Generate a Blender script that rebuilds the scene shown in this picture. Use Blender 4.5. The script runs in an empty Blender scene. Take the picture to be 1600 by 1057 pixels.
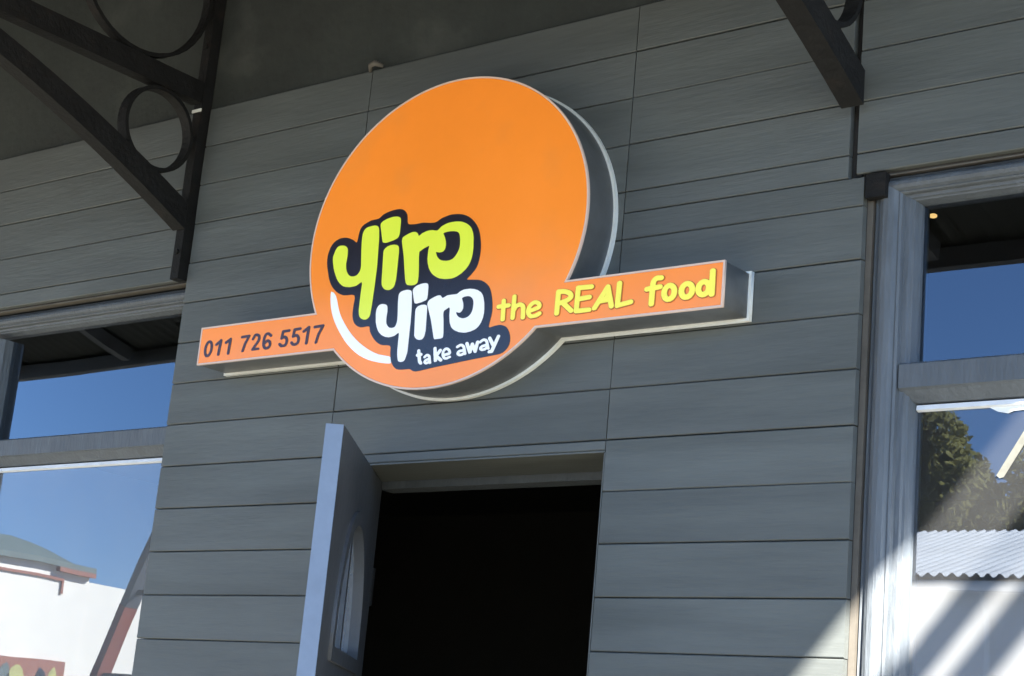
import bpy, bmesh, math, random, json
from mathutils import Matrix, Vector
random.seed(7)
PI = math.pi
scene = bpy.context.scene
COL = scene.collection

# ---------------------------------------------------------------- camera
cam_data = bpy.data.cameras.new('camera')
cam = bpy.data.objects.new('camera', cam_data)
COL.objects.link(cam)
cam_data.sensor_width = 36.0
cam_data.lens = 63.17
cam_data.clip_start = 0.05
cam_data.clip_end = 2000
RX = (0.781646, 0.617258, 0.08957)
RY = (-0.084584, 0.24718, -0.965271)
RZ = (-0.617961, 0.746924, 0.245417)
cam.matrix_world = Matrix(((RX[0], -RY[0], -RZ[0], 0.0),
                           (RX[1], -RY[1], -RZ[1], -3.3),
                           (RX[2], -RY[2], -RZ[2], 1.5),
                           (0, 0, 0, 1)))
scene.camera = cam

# ---------------------------------------------------------------- sky, sun, exposure
SUN_DIR = Vector((-1.035, 1.05, -1.0)).normalized()      # the way the light travels
sun_el = math.asin(-SUN_DIR.z)
world = bpy.data.worlds.new('World')
scene.world = world
world.use_nodes = True
wn = world.node_tree
wn.nodes.clear()
w_out = wn.nodes.new('ShaderNodeOutputWorld')
w_bg = wn.nodes.new('ShaderNodeBackground')
w_sky = wn.nodes.new('ShaderNodeTexSky')
w_sky.sky_type = 'NISHITA'
w_sky.sun_disc = False
w_sky.sun_elevation = sun_el
# Nishita: rotation 0 puts the sun towards +Y, positive turns it towards +X
w_sky.sun_rotation = math.atan2(-SUN_DIR.x, -SUN_DIR.y)
w_sky.altitude = 2200
w_sky.air_density = 1.0
w_sky.dust_density = 0.05
w_sky.ozone_density = 6.0
w_bg.inputs['Strength'].default_value = 0.068
wn.links.new(w_sky.outputs[0], w_bg.inputs[0])
wn.links.new(w_bg.outputs[0], w_out.inputs[0])

sun_data = bpy.data.lights.new('sun', 'SUN')
sun_data.energy = 5.0
sun_data.angle = math.radians(0.7)
sun_data.color = (1.0, 0.95, 0.87)
sun = bpy.data.objects.new('sun', sun_data)
sun.rotation_euler = SUN_DIR.to_track_quat('-Z', 'Y').to_euler()
sun.location = (20, -14, 25)
COL.objects.link(sun)

scene.render.engine = 'CYCLES'
scene.view_settings.view_transform = 'Standard'
scene.view_settings.look = 'None'
scene.view_settings.gamma = 1.0
scene.view_settings.use_curve_mapping = False
scene.view_settings.exposure = 3.0
scene.cycles.max_bounces = 10
scene.cycles.diffuse_bounces = 5
scene.cycles.glossy_bounces = 5
scene.cycles.transparent_max_bounces = 12
scene.render.resolution_x = 1024
scene.render.resolution_y = 676

# ---------------------------------------------------------------- helpers
class MB:
    """collects shapes, builds ONE mesh object"""
    def __init__(s): s.v = []; s.f = []
    def add(s, vs, fs):
        o = len(s.v); s.v += [tuple(p) for p in vs]
        s.f += [tuple(o + i for i in f) for f in fs]; return s
    def box(s, x0, x1, y0, y1, z0, z1):
        return s.add([(x0,y0,z0),(x1,y0,z0),(x1,y1,z0),(x0,y1,z0),(x0,y0,z1),(x1,y0,z1),(x1,y1,z1),(x0,y1,z1)],
                     [(3,2,1,0),(4,5,6,7),(0,1,5,4),(1,2,6,5),(2,3,7,6),(3,0,4,7)])
    def bar(s, a, b, w, h, up=(0,0,1)):
        a = Vector(a); b = Vector(b); d = (b-a).normalized()
        r = d.cross(Vector(up)).normalized(); u = r.cross(d)
        c = [(-w/2,-h/2),(w/2,-h/2),(w/2,h/2),(-w/2,h/2)]
        return s.add([a+r*p+u*q for p,q in c]+[b+r*p+u*q for p,q in c],
                     [(0,1,2,3),(7,6,5,4),(0,4,5,1),(1,5,6,2),(2,6,7,3),(3,7,4,0)])
    def tube(s, pts, rad, n=10, cap=True):
        pts = [Vector(p) for p in pts]; rings = []
        rads = rad if isinstance(rad, (list, tuple)) else [rad]*len(pts)
        base = len(s.v)
        for i, p in enumerate(pts):
            d = (pts[min(i+1,len(pts)-1)]-pts[max(i-1,0)]).normalized()
            ref = Vector((0,0,1)) if abs(d.z) < .9 else Vector((1,0,0))
            r = d.cross(ref).normalized(); u = r.cross(d)
            for k in range(n):
                a = 2*PI*k/n; s.v.append(tuple(p+(r*math.cos(a)+u*math.sin(a))*rads[i]))
        for i in range(len(pts)-1):
            for k in range(n):
                a = base+i*n+k; b = base+i*n+(k+1)%n
                s.f.append((a,b,b+n,a+n))
        if cap:
            s.f.append(tuple(base+k for k in range(n))[::-1])
            s.f.append(tuple(base+(len(pts)-1)*n+k for k in range(n)))
        return s
    def prism_x(s, yz, x0, x1):
        """closed outline in y,z pushed along x"""
        n = len(yz)
        return s.add([(x0,y,z) for y,z in yz]+[(x1,y,z) for y,z in yz],
                     [tuple(range(n)), tuple(range(2*n-1,n-1,-1))]+[(i,i+n,(i+1)%n+n,(i+1)%n) for i in range(n)])
    def sweep(s, prof, frames, close=False):
        """prof: list of (a,b); frames: list of (origin, axisA, axisB)"""
        n = len(prof); base = len(s.v)
        for o, A, B in frames:
            o = Vector(o); A = Vector(A); B = Vector(B)
            s.v += [tuple(o+A*a+B*b) for a,b in prof]
        m = len(frames)
        for i in range(m if close else m-1):
            j = (i+1) % m
            for k in range(n-1):
                s.f.append((base+i*n+k, base+i*n+k+1, base+j*n+k+1, base+j*n+k))
        return s
    def mesh(s, name):
        me = bpy.data.meshes.new(name); me.from_pydata(s.v, [], s.f)
        bm = bmesh.new(); bm.from_mesh(me)
        bmesh.ops.recalc_face_normals(bm, faces=bm.faces); bm.to_mesh(me); bm.free()
        return me
    def build(s, name, mat, parent=None, smooth=False, loc=None):
        me = s.mesh(name); me.materials.append(mat)
        if smooth:
            for p in me.polygons: p.use_smooth = True
        return link(name, me, parent, loc)

def link(name, data, parent=None, loc=None):
    o = bpy.data.objects.new(name, data); COL.objects.link(o)
    if parent is not None: o.parent = parent
    if loc is not None: o.location = loc
    return o
def empty(name, loc=(0,0,0), rz=0, parent=None):
    o = bpy.data.objects.new(name, None); COL.objects.link(o)
    o.empty_display_size = .1
    o.location = loc; o.rotation_euler = (0,0,rz)
    if parent is not None: o.parent = parent
    return o
def tag(o, label=None, cat=None, group=None, kind=None):
    if label: o['label'] = label
    if cat: o['category'] = cat
    if group: o['group'] = group
    if kind: o['kind'] = kind
    return o
def bevel(o, w, seg=1):
    bm = bmesh.new(); bm.from_mesh(o.data)
    bmesh.ops.bevel(bm, geom=[e for e in bm.edges if len(e.link_faces)==2 and e.calc_face_angle(0) > .5],
                    offset=w, segments=seg, affect='EDGES', profile=.5)
    bm.to_mesh(o.data); bm.free(); return o

def flat_shape(name, contours, y_front, thick, mat, parent, smooth_n=0):
    """closed outlines in the x,z plane, filled (holes by even-odd), with thickness towards +y"""
    cu = bpy.data.curves.new(name, 'CURVE'); cu.dimensions = '2D'; cu.fill_mode = 'BOTH'
    cu.extrude = thick/2
    for c in contours:
        sp = cu.splines.new('POLY'); sp.points.add(len(c)-1)
        for p, (u, v) in zip(sp.points, c): p.co = (u, v, 0, 1)
        sp.use_cyclic_u = True
    t = bpy.data.objects.new('tmp', cu); COL.objects.link(t)
    me = bpy.data.meshes.new_from_object(t)
    bpy.data.objects.remove(t); bpy.data.curves.remove(cu)
    for v in me.vertices:
        x, y, z = v.co; v.co = (x, y_front + thick/2 - z, y)
    me.name = name; me.materials.clear(); me.materials.append(mat)
    bm = bmesh.new(); bm.from_mesh(me); bmesh.ops.recalc_face_normals(bm, faces=bm.faces); bm.to_mesh(me); bm.free()
    return link(name, me, parent)

# ---------------------------------------------------------------- materials
MATS = {}
def mat(name, col, rough=.6, var=.12, scale=6, bump=0.0, bscale=60, metal=0, spec=.5, stretch=None, objvar=0.0, dirt=None, coat=0):
    m = bpy.data.materials.new(name); m.use_nodes = True
    nt = m.node_tree; N = nt.nodes; L = nt.links
    b = N['Principled BSDF']
    b.inputs['Roughness'].default_value = rough; b.inputs['Metallic'].default_value = metal
    b.inputs['Specular IOR Level'].default_value = spec
    if coat: b.inputs['Coat Weight'].default_value = coat; b.inputs['Coat Roughness'].default_value = .06
    tc = N.new('ShaderNodeTexCoord'); mp = N.new('ShaderNodeMapping')
    L.new(tc.outputs['Object'], mp.inputs[0])
    if stretch: mp.inputs['Scale'].default_value = stretch
    nz = N.new('ShaderNodeTexNoise'); nz.inputs['Scale'].default_value = scale; nz.inputs['Detail'].default_value = 8
    nz.inputs['Roughness'].default_value = .65
    if objvar:                                    # shift the pattern from object to object
        oi = N.new('ShaderNodeObjectInfo'); vm = N.new('ShaderNodeVectorMath'); vm.operation = 'SCALE'
        cv = N.new('ShaderNodeCombineXYZ')
        for k in range(3): L.new(oi.outputs['Random'], cv.inputs[k])
        L.new(cv.outputs[0], vm.inputs[0]); vm.inputs['Scale'].default_value = 47.0
        va = N.new('ShaderNodeVectorMath'); L.new(mp.outputs[0], va.inputs[0]); L.new(vm.outputs[0], va.inputs[1])
        src = va.outputs[0]
    else: src = mp.outputs[0]
    L.new(src, nz.inputs['Vector'])
    cr = N.new('ShaderNodeValToRGB')
    cr.color_ramp.elements[0].position = .3; cr.color_ramp.elements[1].position = .7
    cr.color_ramp.elements[0].color = [max(0,c*(1-var)) for c in col]+[1]
    cr.color_ramp.elements[1].color = [c*(1+var) for c in col]+[1]
    L.new(nz.outputs['Fac'], cr.inputs[0]); out = cr.outputs[0]
    if objvar:
        mr = N.new('ShaderNodeMapRange'); L.new(oi.outputs['Random'], mr.inputs[0])
        mr.inputs['To Min'].default_value = 1-objvar; mr.inputs['To Max'].default_value = 1+objvar
        mx = N.new('ShaderNodeMix'); mx.data_type = 'RGBA'; mx.blend_type = 'MULTIPLY'; mx.inputs[0].default_value = 1
        L.new(out, mx.inputs[6]); L.new(mr.outputs[0], mx.inputs[7]); out = mx.outputs[2]
    if dirt:
        dcol, dscale, lo, hi, amt = dirt
        n2 = N.new('ShaderNodeTexNoise'); n2.inputs['Scale'].default_value = dscale; n2.inputs['Detail'].default_value = 6
        L.new(src, n2.inputs['Vector'])
        m2 = N.new('ShaderNodeMapRange'); m2.inputs['From Min'].default_value = lo; m2.inputs['From Max'].default_value = hi
        m2.inputs['To Max'].default_value = amt
        L.new(n2.outputs['Fac'], m2.inputs[0])
        mx = N.new('ShaderNodeMix'); mx.data_type = 'RGBA'; mx.inputs[7].default_value = list(dcol)+[1]
        L.new(m2.outputs[0], mx.inputs[0]); L.new(out, mx.inputs[6]); out = mx.outputs[2]
    L.new(out, b.inputs['Base Color'])
    rr = N.new('ShaderNodeMapRange'); L.new(nz.outputs['Fac'], rr.inputs[0])
    rr.inputs['To Min'].default_value = max(0,rough-.08); rr.inputs['To Max'].default_value = min(1,rough+.08)
    L.new(rr.outputs[0], b.inputs['Roughness'])
    if bump:
        n3 = N.new('ShaderNodeTexNoise'); n3.inputs['Scale'].default_value = bscale; n3.inputs['Detail'].default_value = 5
        L.new(src, n3.inputs['Vector'])
        bp = N.new('ShaderNodeBump'); bp.inputs['Strength'].default_value = bump; bp.inputs['Distance'].default_value = .01
        L.new(n3.outputs['Fac'], bp.inputs['Height']); L.new(bp.outputs[0], b.inputs['Normal'])
    MATS[name] = m; return m

M_BOARD = mat('board_paint', (.094,.102,.097), .55, .18, 4.0, .12, 40, stretch=(.35,3,3), objvar=.06,
              dirt=((.055,.06,.054), 2.6, .52, .78, .6), spec=.35)
M_BACK = mat('backing', (.030,.028,.026), .9)
M_EDGE = mat('raw_board_edge', (.095,.084,.068), .8, .25, 14)
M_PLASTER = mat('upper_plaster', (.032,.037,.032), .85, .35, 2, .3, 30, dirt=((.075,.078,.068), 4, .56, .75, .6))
M_FRAME = mat('window_paint', (.085,.096,.106), .5, .14, 5, .35, 25, dirt=((.16,.18,.20), 6, .58, .75, .35), spec=.4, stretch=(4,4,.8))
M_FRAMEB = mat('bead_paint', (.68,.70,.72), .5, .1, 20)
M_DOOR = mat('door_paint', (.068,.073,.080), .45, .15, 7, .2, 25, spec=.5)
M_EDGELIT = mat('door_edge_skylight', (.155,.195,.26), .45, .12, 12)  # paler than the leaf: sky light on the edge put into the colour
M_IRON = mat('bracket_iron', (.009,.0088,.0085), .7, .3, 20, .3, 70, dirt=((.028,.02,.015), 16, .6, .74, .4), spec=.2)
M_ORANGE = mat('sign_orange', (.92,.255,.026), .18, .04, 3, spec=.6, dirt=((.70,.26,.06), 5, .55, .8, .35))
def add_glow(m, s):
    # added glow in the material's own colour to brighten the sign; no lamp behind
    nt = m.node_tree; b = nt.nodes['Principled BSDF']
    nt.links.new(b.inputs['Base Color'].links[0].from_socket, b.inputs['Emission Color'])
    b.inputs['Emission Strength'].default_value = s
add_glow(M_ORANGE, .019)
M_DARK = mat('sign_dark', (.020,.017,.024), .18, .05, 4, spec=.6)
M_LIME = mat('sign_lime', (.70,.80,.055), .2, .03, 4, spec=.6)
M_WHITE = mat('sign_white', (.86,.86,.85), .2, .02, 4, spec=.6)
M_YELLOW = mat('sign_yellow', (.90,.80,.09), .25, .03, 4)
for m_ in (M_LIME, M_WHITE, M_YELLOW): add_glow(m_, .019)
M_SHADOW = mat('sign_brown', (.42,.13,.015), .25, .03, 4)
M_INK = mat('sign_ink', (.055,.030,.045), .3, .05, 4)
M_SIDE = mat('sign_side_metal', (.13,.135,.135), .38, .2, 8, .1, 40, metal=.35, dirt=((.06,.06,.055), 6, .5, .75, .6))
M_TRIM = mat('sign_trim', (.74,.75,.70), .4, .08, 15)
M_EDGEFACE = mat('sign_retainer', (.70,.52,.42), .35, .05, 12)
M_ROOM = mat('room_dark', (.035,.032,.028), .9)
M_SHEETD = mat('veranda_sheet', (.032,.035,.033), .7, .3, 4)
M_CONC = mat('pavement_concrete', (.165,.155,.115), .9, .2, 3, .3, 30)
M_KERB = mat('kerb_concrete', (.36,.35,.33), .9, .2, 5)
M_ROAD = mat('asphalt', (.055,.055,.057), .9, .25, 8, .4, 60)
M_GROUND = mat('dry_ground', (.24,.19,.13), .95, .3, .3)
M_WALLW = mat('white_plaster', (.80,.75,.66), .8, .06, 1.5)
M_ROOFG = mat('green_roof', (.10,.13,.12), .6, .2, 3)
M_BRICK = mat('red_brick', (.30,.12,.08), .85, .25, 20)
M_ZINC = mat('zinc_sheet', (.74,.76,.77), .5, .10, 1.2)
M_PALE = mat('pale_wall', (.62,.62,.64), .85, .08, 1.2)
M_POSTG = mat('post_grey', (.10,.105,.115), .6, .15, 12)
M_POSTR = mat('post_red', (.33,.10,.065), .6, .15, 12)
M_TRUNK = mat('bark', (.10,.075,.05), .95, .3, 8, .6, 20)
M_POLEREFL = mat('pole_reflection_paint', (.10,.10,.085), .7, .2, 40)  # colour of the strip that stands for a mirrored pole
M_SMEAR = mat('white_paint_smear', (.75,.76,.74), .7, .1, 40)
M_OLIVE = mat('olive_paint', (.42,.40,.14), .7, .2, 8)
M_STEEL = mat('door_steel', (.45,.46,.48), .3, .1, 20, metal=.8)

def leaf_mat():
    m = mat('leaves', (.15,.145,.055), .6, .4, 1.3)
    nt = m.node_tree; b = nt.nodes['Principled BSDF']; o = nt.nodes['Material Output']
    t = nt.nodes.new('ShaderNodeBsdfTranslucent'); mx = nt.nodes.new('ShaderNodeMixShader'); mx.inputs[0].default_value = .6
    src = b.inputs['Base Color'].links[0].from_socket
    nt.links.new(src, t.inputs[0]); nt.links.new(b.outputs[0], mx.inputs[1]); nt.links.new(t.outputs[0], mx.inputs[2])
    nt.links.new(mx.outputs[0], o.inputs[0]); return m
M_LEAF = leaf_mat()

def glass(name, dust=0.0, dust_top=None):
    m = bpy.data.materials.new(name); m.use_nodes = True
    nt = m.node_tree; N = nt.nodes; L = nt.links; N.clear()
    o = N.new('ShaderNodeOutputMaterial')
    tr = N.new('ShaderNodeBsdfTransparent'); tr.inputs[0].default_value = (.72,.76,.75,1)
    gl = N.new('ShaderNodeBsdfGlossy'); gl.inputs['Roughness'].default_value = .004
    gl.inputs['Color'].default_value = (.78,.87,1,1)
    fr = N.new('ShaderNodeFresnel'); fr.inputs['IOR'].default_value = GLASS_IOR
    mx = N.new('ShaderNodeMixShader')
    k = N.new('ShaderNodeMath'); k.operation = 'MULTIPLY'; k.use_clamp = True; k.inputs[1].default_value = GLASS_GAIN
    L.new(fr.outputs[0], k.inputs[0]); L.new(k.outputs[0], mx.inputs[0]); L.new(tr.outputs[0], mx.inputs[1]); L.new(gl.outputs[0], mx.inputs[2])
    tc = N.new('ShaderNodeTexCoord')
    last = mx.outputs[0]
    if dust:
        df = N.new('ShaderNodeBsdfDiffuse'); df.inputs[0].default_value = (.72,.74,.75,1)
        n2 = N.new('ShaderNodeTexNoise'); n2.inputs['Scale'].default_value = 7; n2.inputs['Detail'].default_value = 6
        L.new(tc.outputs['Object'], n2.inputs['Vector'])
        mr = N.new('ShaderNodeMapRange'); mr.inputs['From Min'].default_value = .25; mr.inputs['From Max'].default_value = .75
        mr.inputs['To Min'].default_value = dust*.75; mr.inputs['To Max'].default_value = dust*1.1
        L.new(n2.outputs['Fac'], mr.inputs[0]); fac = mr.outputs[0]
        if dust_top is not None:          # grime film that was never wiped: it ends at a ragged tide line
            sx = N.new('ShaderNodeSeparateXYZ'); L.new(tc.outputs['Object'], sx.inputs[0])
            ad = N.new('ShaderNodeMath'); ad.operation = 'MULTIPLY_ADD'; L.new(n2.outputs['Fac'], ad.inputs[0])
            ad.inputs[1].default_value = .03; L.new(sx.outputs[2], ad.inputs[2])
            m3 = N.new('ShaderNodeMapRange'); L.new(ad.outputs[0], m3.inputs[0])
            m3.inputs['From Min'].default_value = dust_top-.006; m3.inputs['From Max'].default_value = dust_top+.012
            m3.inputs['To Min'].default_value = 1; m3.inputs['To Max'].default_value = .15
            mu = N.new('ShaderNodeMath'); mu.operation = 'MULTIPLY'; L.new(fac, mu.inputs[0]); L.new(m3.outputs[0], mu.inputs[1])
            fac = mu.outputs[0]
        m2 = N.new('ShaderNodeMixShader'); L.new(fac, m2.inputs[0]); L.new(last, m2.inputs[1]); L.new(df.outputs[0], m2.inputs[2])
        last = m2.outputs[0]
    L.new(last, o.inputs[0]); return m
GLASS_IOR = 1.52
GLASS_GAIN = 2.6       # two faces of each pane with reflections boosted beyond plain glass
M_GLASS = glass('window_glass')
M_GLASSD = glass('dusty_window_glass', .20, 2.0)
M_DOORGL = glass('door_glass', .30)
M_GLASSF = glass('filmed_window_glass', .14)

# ================================================================ the setting
def sheet(name, x0, x1, y0, y1, z, m):
    return tag(MB().add([(x0,y0,z),(x1,y0,z),(x1,y1,z),(x0,y1,z)], [(0,1,2,3)]).build(name, m), kind='structure')
sheet('ground', -400, 400, -400, 400, -.16, M_GROUND)
sheet('road', -300, 300, -13.0, -4.6, -.152, M_ROAD)
tag(MB().box(-60, 40, -4.45, .02, -.15, 0).build('pavement', M_CONC), kind='structure')
tag(MB().box(-60, 40, -4.6, -4.453, -.155, .004).build('kerb', M_KERB), kind='structure')
tag(MB().box(-60, 40, -16.4, -13.15, -.15, 0).build('pavement', M_CONC), kind='structure')
tag(MB().box(-60, 40, -13.147, -13.0, -.155, .004).build('kerb', M_KERB), kind='structure')

# ================================================================ the shop building
shop = tag(empty('shop_building', (0,0,0)), 'grey boarded shopfront with open doorway between two windows, under a veranda', 'building')
WL0, WL1 = -5.75, -3.940       # left window opening
WR0, WR1 = -1.7685, 0.62        # right window opening
DR0, DR1 = -3.3155, -2.42        # doorway
WZ0, WZ1 = .56, 2.868
DZ = 2.288
bw = MB()
Y0, Y1 = .020, .20
for x0, x1, z0, z1 in ((-9.5,WL0,0,3.404),(WL0,WL1,0,WZ0),(WL0,WL1,WZ1,3.404),(WL1,DR0,0,3.404),(DR0,DR1,DZ+.002,3.404),(DR0,DR1,0,.12),
                       (DR1,WR0-.0125,0,3.404),(WR0-.012,WR1,0,WZ0),(WR0-.012,WR1,WZ1,3.404),(WR1,3.0,0,3.404)):
    bw.box(x0, x1, Y0, Y1, z0, z1)
wall = bw.build('wall', M_BACK, shop)
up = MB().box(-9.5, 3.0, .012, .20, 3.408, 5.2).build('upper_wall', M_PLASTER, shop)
MB().box(-9.5, 3.0, .205, 7.0, 4.9, 5.0).build('roof', M_SHEETD, shop)
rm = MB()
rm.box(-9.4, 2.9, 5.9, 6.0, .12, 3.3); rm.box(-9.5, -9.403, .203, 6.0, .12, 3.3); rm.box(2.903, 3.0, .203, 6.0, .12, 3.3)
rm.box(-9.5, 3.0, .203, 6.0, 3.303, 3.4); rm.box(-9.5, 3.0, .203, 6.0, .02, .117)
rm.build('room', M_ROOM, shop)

# cladding boards: every board its own piece, alike ones share a mesh
PITCH = .12145; ZB = 1.827
cache = {}
def board_mesh(L, h, t=.018):
    key = (round(L,3), round(h,3))
    if key not in cache:
        c = .0022
        # section in y,z: flat face, small chamfers
        yz = [(0,-h/2),(-t+c,-h/2),(-t,-h/2+c),(-t,h/2-c),(-t+c,h/2),(0,h/2)]
        me = MB().prism_x(yz, -L/2, L/2).mesh('cladding_board'); me.materials.append(M_BOARD); cache[key] = me
    return cache[key]
def board(x0, x1, z0, z1):
    g = .0021
    b = link('cladding_board', board_mesh(x1-x0, z1-z0-g), wall)
    b.location = ((x0+x1)/2, .018+random.uniform(-.0012,.0012), (z0+z1)/2+random.uniform(-.0006,.0006))
    b.rotation_euler = (random.uniform(-.006,.006), random.uniform(-.0006,.0006), 0)
def run(x0, x1, zlo, zhi):
    for k in range(-15, 13):
        a = ZB+k*PITCH; b = a+PITCH
        a = max(a, zlo); b = min(b, zhi)
        if b-a > .012: board(x0, x1, a, b)
run(-3.980, -3.3185, .12, 3.406)
run(-3.3155, -2.4215, DZ, 3.406)
run(-2.4185, -1.783, .12, 2.866)
run(-2.4185, -1.823, 2.866, 3.406)
run(-1.803, -.40, 2.872, 3.406); run(-.397, 2.95, 2.872, 3.406); run(WR1+.002, 2.95, .12, 2.868)
run(-1.778, WR1-.002, .12, WZ0)
run(-5.90, -4.035, 2.872, 3.406); run(-7.6, -5.903, .12, 3.406); run(-9.45, -7.603, .12, 3.406)
run(-5.903+.003, WL0-.002, .12, 2.868); run(WL0+.002, -3.983, .12, WZ0)
# raw edges of the cladding round the openings
MB().box(-1.7825, -1.7690, .0195, .046, WZ0, 2.864).build('edge_strip', M_EDGE, wall)
MB().box(-1.7785, .60, .0195, .046, 2.8655, 2.8690).build('edge_strip', M_EDGE, wall)
MB().box(-5.74, -3.99, .0195, .046, 2.8655, 2.8690).build('edge_strip', M_EDGE, wall)

# windows ------------------------------------------------------------------
def wavy_pane(x0, x1, z0, z1, g, parent):
    # old drawn glass: a sheet a fraction of a millimetre out of true, facing the street (-y)
    n, m = 16, 14
    ph = [random.uniform(0,6.28) for _ in range(6)]; tx = random.uniform(-.0008,.0008); tz = random.uniform(-.0006,.0006)
    vs = []; fs = []
    for j in range(m+1):
        for i in range(n+1):
            u = i/n; v = j/m; x = x0+(x1-x0)*u; z = z0+(z1-z0)*v
            d = .00008*math.sin(9*x+3*z+ph[0])+.00007*math.sin(-5*x+11*z+ph[1])+.00003*math.sin(21*x+6*z+ph[2])
            vs.append((x, .076+d+tx*(u-.5)+tz*(v-.5), z))
    for j in range(m):
        for i in range(n):
            a = j*(n+1)+i; fs.append((a,a+1,a+n+2,a+n+1))
    me = bpy.data.meshes.new('pane'); me.from_pydata(vs, [], fs); me.materials.append(g)
    for p in me.polygons: p.use_smooth = True
    return link('pane', me, parent)
def window(x0, x1, mull, dusty, dy=0):
    """stepped timber frame round the opening, transom, mullions, panes"""
    # profile: (a = inwards from the opening edge, y)
    prof = [(.0, .10),(.0,.030),(.006,.024),(.012,.030),(.016,.027),(.022,.017),(.034,.011),(.048,.010),(.062,.014),(.070,.022),(.074,.021),(.080,.024),(.082,.036),
            (.094,.038),(.098,.044),(.104,.046),(.112,.066),(.113,.10)]
    prof = [(a*.83, y) for a, y in prof]
    z0, z1 = WZ0+.002, WZ1-.005
    m = MB()
    fr = [((x0,0,z0),(1,0,1),(0,1,0)),((x1,0,z0),(-1,0,1),(0,1,0)),((x1,0,z1),(-1,0,-.62),(0,1,0)),((x0,0,z1),(1,0,-.62),(0,1,0))]
    m.sweep(prof, fr, close=True)
    f = m.build('window', M_FRAME, shop, smooth=False, loc=(0,dy,0))
    ia, ib = x0+.083, x1-.083
    tz0, tz1 = 2.392, 2.446
    # transom: flat face with a sloping underside
    MB().prism_x([(.026,tz0),(.026,tz1-.004),(.030,tz1),(.09,tz1+.006),(.09,tz0-.028),(.060,tz0-.026),(.035,tz0-.004)], ia-.012, ib+.012).build('transom', M_FRAME, f)
    MB().prism_x([(.066,tz0-.030),(.064,tz0-.040),(.074,tz0-.043),(.074,tz0-.030)], ia+.012, ib-.012).build('glazing_bead', M_FRAMEB, f)
    xs = [ia]+list(mull)+[ib]
    for q in mull:
        for a, b in ((z0+.05, tz0-.03),(tz1+.007, z1-.075)):
            mm = MB()
            h = [(-.034,.09),(-.034,.044),(-.026,.030),(-.018,.026),(.018,.026),(.026,.030),(.034,.044),(.034,.09)]
            mm.add([(q+u,y,a) for u,y in h]+[(q+u,y,b) for u,y in h], [(i,i+1,i+9,i+8) for i in range(7)]+[tuple(range(8)),tuple(range(15,7,-1))])
            mm.build('mullion', M_FRAME, f)
    for i in range(len(xs)-1):
        for a, b, lower in ((z0+.05, tz0-.004, True),(tz1-.006, z1-.048, False)):
            g = (M_GLASSD if dusty else M_GLASSF) if lower else M_GLASS
            wavy_pane(xs[i], xs[i+1], a, b, g, f)
    MB().prism_x([(.10,z0),(-.045,z0-.014),(-.048,z0+.016),(.10,z0+.044)], x0+.004, x1-.004).build('sill', M_FRAME, f)
    return f
winL = window(WL0, WL1, (-4.955,), False, .022)
winR = window(WR0, WR1, (-.62,), True)
# lower right pane: a paint smear, and a strip painted as a pole's reflection
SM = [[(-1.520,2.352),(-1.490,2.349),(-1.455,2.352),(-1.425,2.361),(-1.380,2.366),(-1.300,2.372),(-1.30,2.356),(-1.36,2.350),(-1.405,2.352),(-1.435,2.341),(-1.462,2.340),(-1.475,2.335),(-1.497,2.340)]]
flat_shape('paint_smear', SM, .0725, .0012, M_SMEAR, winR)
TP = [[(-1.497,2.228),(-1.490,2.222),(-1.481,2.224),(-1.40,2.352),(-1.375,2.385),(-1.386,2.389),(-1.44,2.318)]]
flat_shape('painted_reflection', [[(x,z-.02) for x,z in TP[0]]], .0725, .0012, M_POLEREFL, winR)

# doorway and door ------------------------------------------------------------
fm = MB()
fm.box(DR1+.002, DR1+.03, .202, .262, .12, DZ+.02)
fm.box(DR0, DR1, .202, .262, DZ-.024, DZ+.02)
dframe = fm.build('door_frame', M_FRAME, shop)
MB().box(DR0+.002, DR1-.002, .0, .199, DZ-.0045, DZ-.0005).build('soffit_lining', M_BOARD, dframe)
MB().box(DR1-.0035, DR1-.0005, .0, .199, .12, DZ-.006).build('jamb_lining', M_BOARD, dframe)
MB().box(DR0+.0005, DR0+.0035, .0, .199, .12, DZ-.006).build('jamb_lining', M_BOARD, dframe)
DW, DH, DT = .78, 2.128, .042
leaf = empty('door', (-3.298, .198, .15), math.radians(-54.1), shop)
ol = []
cx, bz, hw, sh = .39, 1.632, .218, .05
ol = [(cx-hw,bz),(cx+hw,bz),(cx+hw,bz+sh)]
for i in range(1, 20):
    a = PI*i/20
    ol.append((cx+hw*math.cos(a), bz+sh+.285*math.sin(a)))
ol.append((cx-hw,bz+sh))
def arch_in(d):
    c = [(cx-hw+d,bz+d),(cx+hw-d,bz+d),(cx+hw-d,bz+sh)]
    for i in range(1, 20):
        a = PI*i/20
        c.append((cx+(hw-d)*math.cos(a), bz+sh+(.285-d)*math.sin(a)))
    c.append((cx-hw+d,bz+sh)); return c
flat_shape('leaf', [[(0,0),(DW,0),(DW,DH),(0,DH)], ol], -DT, DT, M_DOOR, leaf)
fr_ = flat_shape('glass_surround', [arch_in(-.022), arch_in(.012)], -DT-.008, DT+.016, M_DOOR, leaf)
flat_shape('door_pane', [arch_in(.004)], -.025, .006, M_DOORGL, leaf)
MB().box(cx-.012, cx+.012, -.034, -.008, bz+.012, bz+sh+.275).build('glazing_bar', M_DOOR, leaf)
MB().box(DW+.0005, DW+.0035, -DT+.0005, -.0005, .0, DH).build('skylit_edge', M_EDGELIT, leaf)  # thin strip painted with the sky light on the leading edge
hd = MB().box(DW-.085, DW-.045, .0005, .008, .86, 1.06)
hd.tube([(DW-.065,.008,.98),(DW-.065,.05,.98),(DW-.16,.055,.98)], .009, 8)
hd.build('door_handle', M_STEEL, leaf)
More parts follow.
